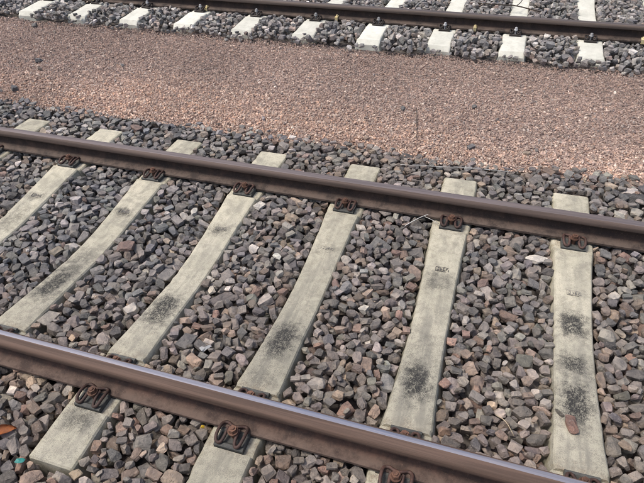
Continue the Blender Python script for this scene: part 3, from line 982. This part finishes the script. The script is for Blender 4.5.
for q, (x, y, s, lab) in enumerate([
        (1.165, 2.665, 0.043, "dark grey stone alone on the pink gravel above the fourth sleeper end"),
        (1.641, 2.801, 0.036, "dark stone alone on the pink gravel near its right part"),
        (-2.068, 2.776, 0.054, "largest dark stone lying on the pink gravel at the left"),
        (-1.949, 2.627, 0.036, "brown stone lying just below the largest dark stone on the gravel"),
        (-1.311, 2.888, 0.040, "pale grey stone alone on the left half of the pink gravel"),
        (-2.712, 3.503, 0.058, "dark stone at the far edge of the pink gravel near the left corner"),
        (-1.879, 2.239, 0.054, "grey stone on the gravel close to the ballast edge at the photo's left"),
        (-2.388, 3.40, 0.036, "brown stone on the gravel close to the far ballast edge"),
        (-2.318, 2.70, 0.036, "dark brown stone on the gravel at the photo's left edge")]):
    c = PC[[2, 2, 1, 3, 6, 2, 1, 3, 3][q]]
    z = float(zgravel(np.array(x), np.array(y))) - .004
    stone_thing("gravel_stone", x, y, z, flat_rot(np.random.default_rng(q), .25) * s, c, lab, 10 + q, group="stones lying on the pink gravel")

def leaf():
    bm = bmesh.new(); rows = 9; cols = 5; grid = []
    for i in range(rows):
        t = i / (rows - 1); w = .021 * math.sin(math.pi * (.08 + .90 * t)) ** .8
        row = []
        for j in range(cols):
            s = (j / (cols - 1) - .5) * 2
            row.append(bm.verts.new(((t - .5) * .10, s * w, .012 * s * s + .010 * math.sin(3.2 * t) + .002 * math.sin(9 * t + 3 * s))))
        grid.append(row)
    for i in range(rows - 1):
        for j in range(cols - 1):
            bm.faces.new((grid[i][j], grid[i + 1][j], grid[i + 1][j + 1], grid[i][j + 1]))
    bmesh.ops.solidify(bm, geom=bm.faces[:], thickness=.0012)
    return bm_mesh("dry_leaf", bm, M_LEAF, True)
o = tag(link("dry_leaf", leaf(), None, (.248, -.322, top_at(.248, -.322) - .004)), "curled orange brown dry leaf on the ballast at the bottom left", "leaf")
o.rotation_euler = (.2, -.1, .55)

def scrap(name, pts, th, mat, loc, rot, label, cat):
    bm = bmesh.new()
    r = random.Random(len(pts))
    c = bm.verts.new((0, 0, .004)); ring = [bm.verts.new((x, y, r.uniform(-.003, .006))) for x, y in pts]
    for i in range(len(ring)): bm.faces.new((c, ring[i], ring[(i + 1) % len(ring)]))
    bmesh.ops.solidify(bm, geom=bm.faces[:], thickness=th)
    o = link(name, bm_mesh(name, bm, mat), None, loc); o.rotation_euler = rot
    return tag(o, label, cat)
scrap("plastic_scrap", [(-.017, -.006), (-.004, -.010), (.014, -.007), (.019, .003), (.008, .010), (-.010, .007)], .002, M_TURQ, (.395, -.405, top_at(.395, -.405) + .003), (.35, .1, .4), "small turquoise plastic scrap on the stones at the bottom left", "scrap")
scrap("paper_scrap", [(-.028, .004), (-.018, -.013), (-.008, -.015), (.006, -.006), (.028, .006), (.016, .013), (-.004, .004), (-.016, .010)], .001, M_PAPER, (.800, .275, top_at(.80, .275) + .003), (.45, .1, .5), "torn bright white paper scrap on the ballast behind the polished rail", "scrap")
scrap("yellow_scrap", [(-.008, -.005), (.007, -.005), (.009, .004), (-.005, .006)], .003, M_YELLOW, (.968, -.082, top_at(.968, -.082) + .002), (.5, 0, .2), "tiny bright yellow scrap at the foot of the polished rail", "scrap")

def strand(name, pts, r, mat, label, cat, sub=5, group=None, extra=()):
    bm = bmesh.new()
    tube(bm, smooth_path(pts, sub), r, 6)
    for p, rr in extra: tube(bm, smooth_path(p, sub), rr, 6)
    bmesh.ops.recalc_face_normals(bm, faces=bm.faces[:])
    return tag(link(name, bm_mesh(name, bm, mat, True), None), label, cat, group)
def on(x, y, dz=.004): return (x, y, top_at(x, y) + dz)
strand("wire", [on(1.304, 1.912, .010), (1.50, 1.948, -.108), (1.72, 1.985, -.108), on(1.951, 2.026, .006)], .0022, M_WIRE, "long straight pale grey wire lying on the ballast behind the middle rail", "wire", 5, "loose wires")
strand("wire", [on(1.452, 1.345, .004), (1.515, 1.41, -.108), (1.572, 1.468, -.106)], .0022, M_WIRE, "short pale wire leaning up towards the middle rail beside a clip", "wire", 4, "loose wires")
strand("wire", [(1.540, 1.435, -.112), (1.580, 1.418, -.112), (1.622, 1.395, -.114)], .0020, M_WIRE, "short pale wire end reaching onto the concrete sleeper by a clip", "wire", 4, "loose wires")
strand("dry_straw", [on(2.02, .30, .003), (2.055, .262, -.118), on(2.09, .225, .003)], .0015, M_STRAW, "pale dry stem lying in the ballast left of the stained sleeper", "twig", 4)
strand("twig", [(1.42, 4.82, -.012), (1.60, 4.76, .006), (1.78, 4.765, .004), (1.90, 4.71, .003), (2.02, 4.68, -.010)], .0055, M_TWIG, "forked dark twig lying across a pale sleeper behind the far rail", "twig", 4, None,
       [([(1.80, 4.762, .005), (1.83, 4.85, .010), (1.845, 4.96, .012)], .004)])
strand("twig", [(1.255, 2.70, -.112), (1.280, 2.58, -.108), (1.305, 2.45, -.110), (1.33, 2.32, -.106), (1.335, 2.27, -.110)], .0024, M_TWIG, "thin dark twig lying on the pink gravel, pointing at the middle rail", "twig", 4)
print("near stones", len(near_items), "far", len(far_items), "tris", sum(len(o.data.polygons) for o in COL.objects if o.type == 'MESH' and o.get('kind') == 'stuff'))
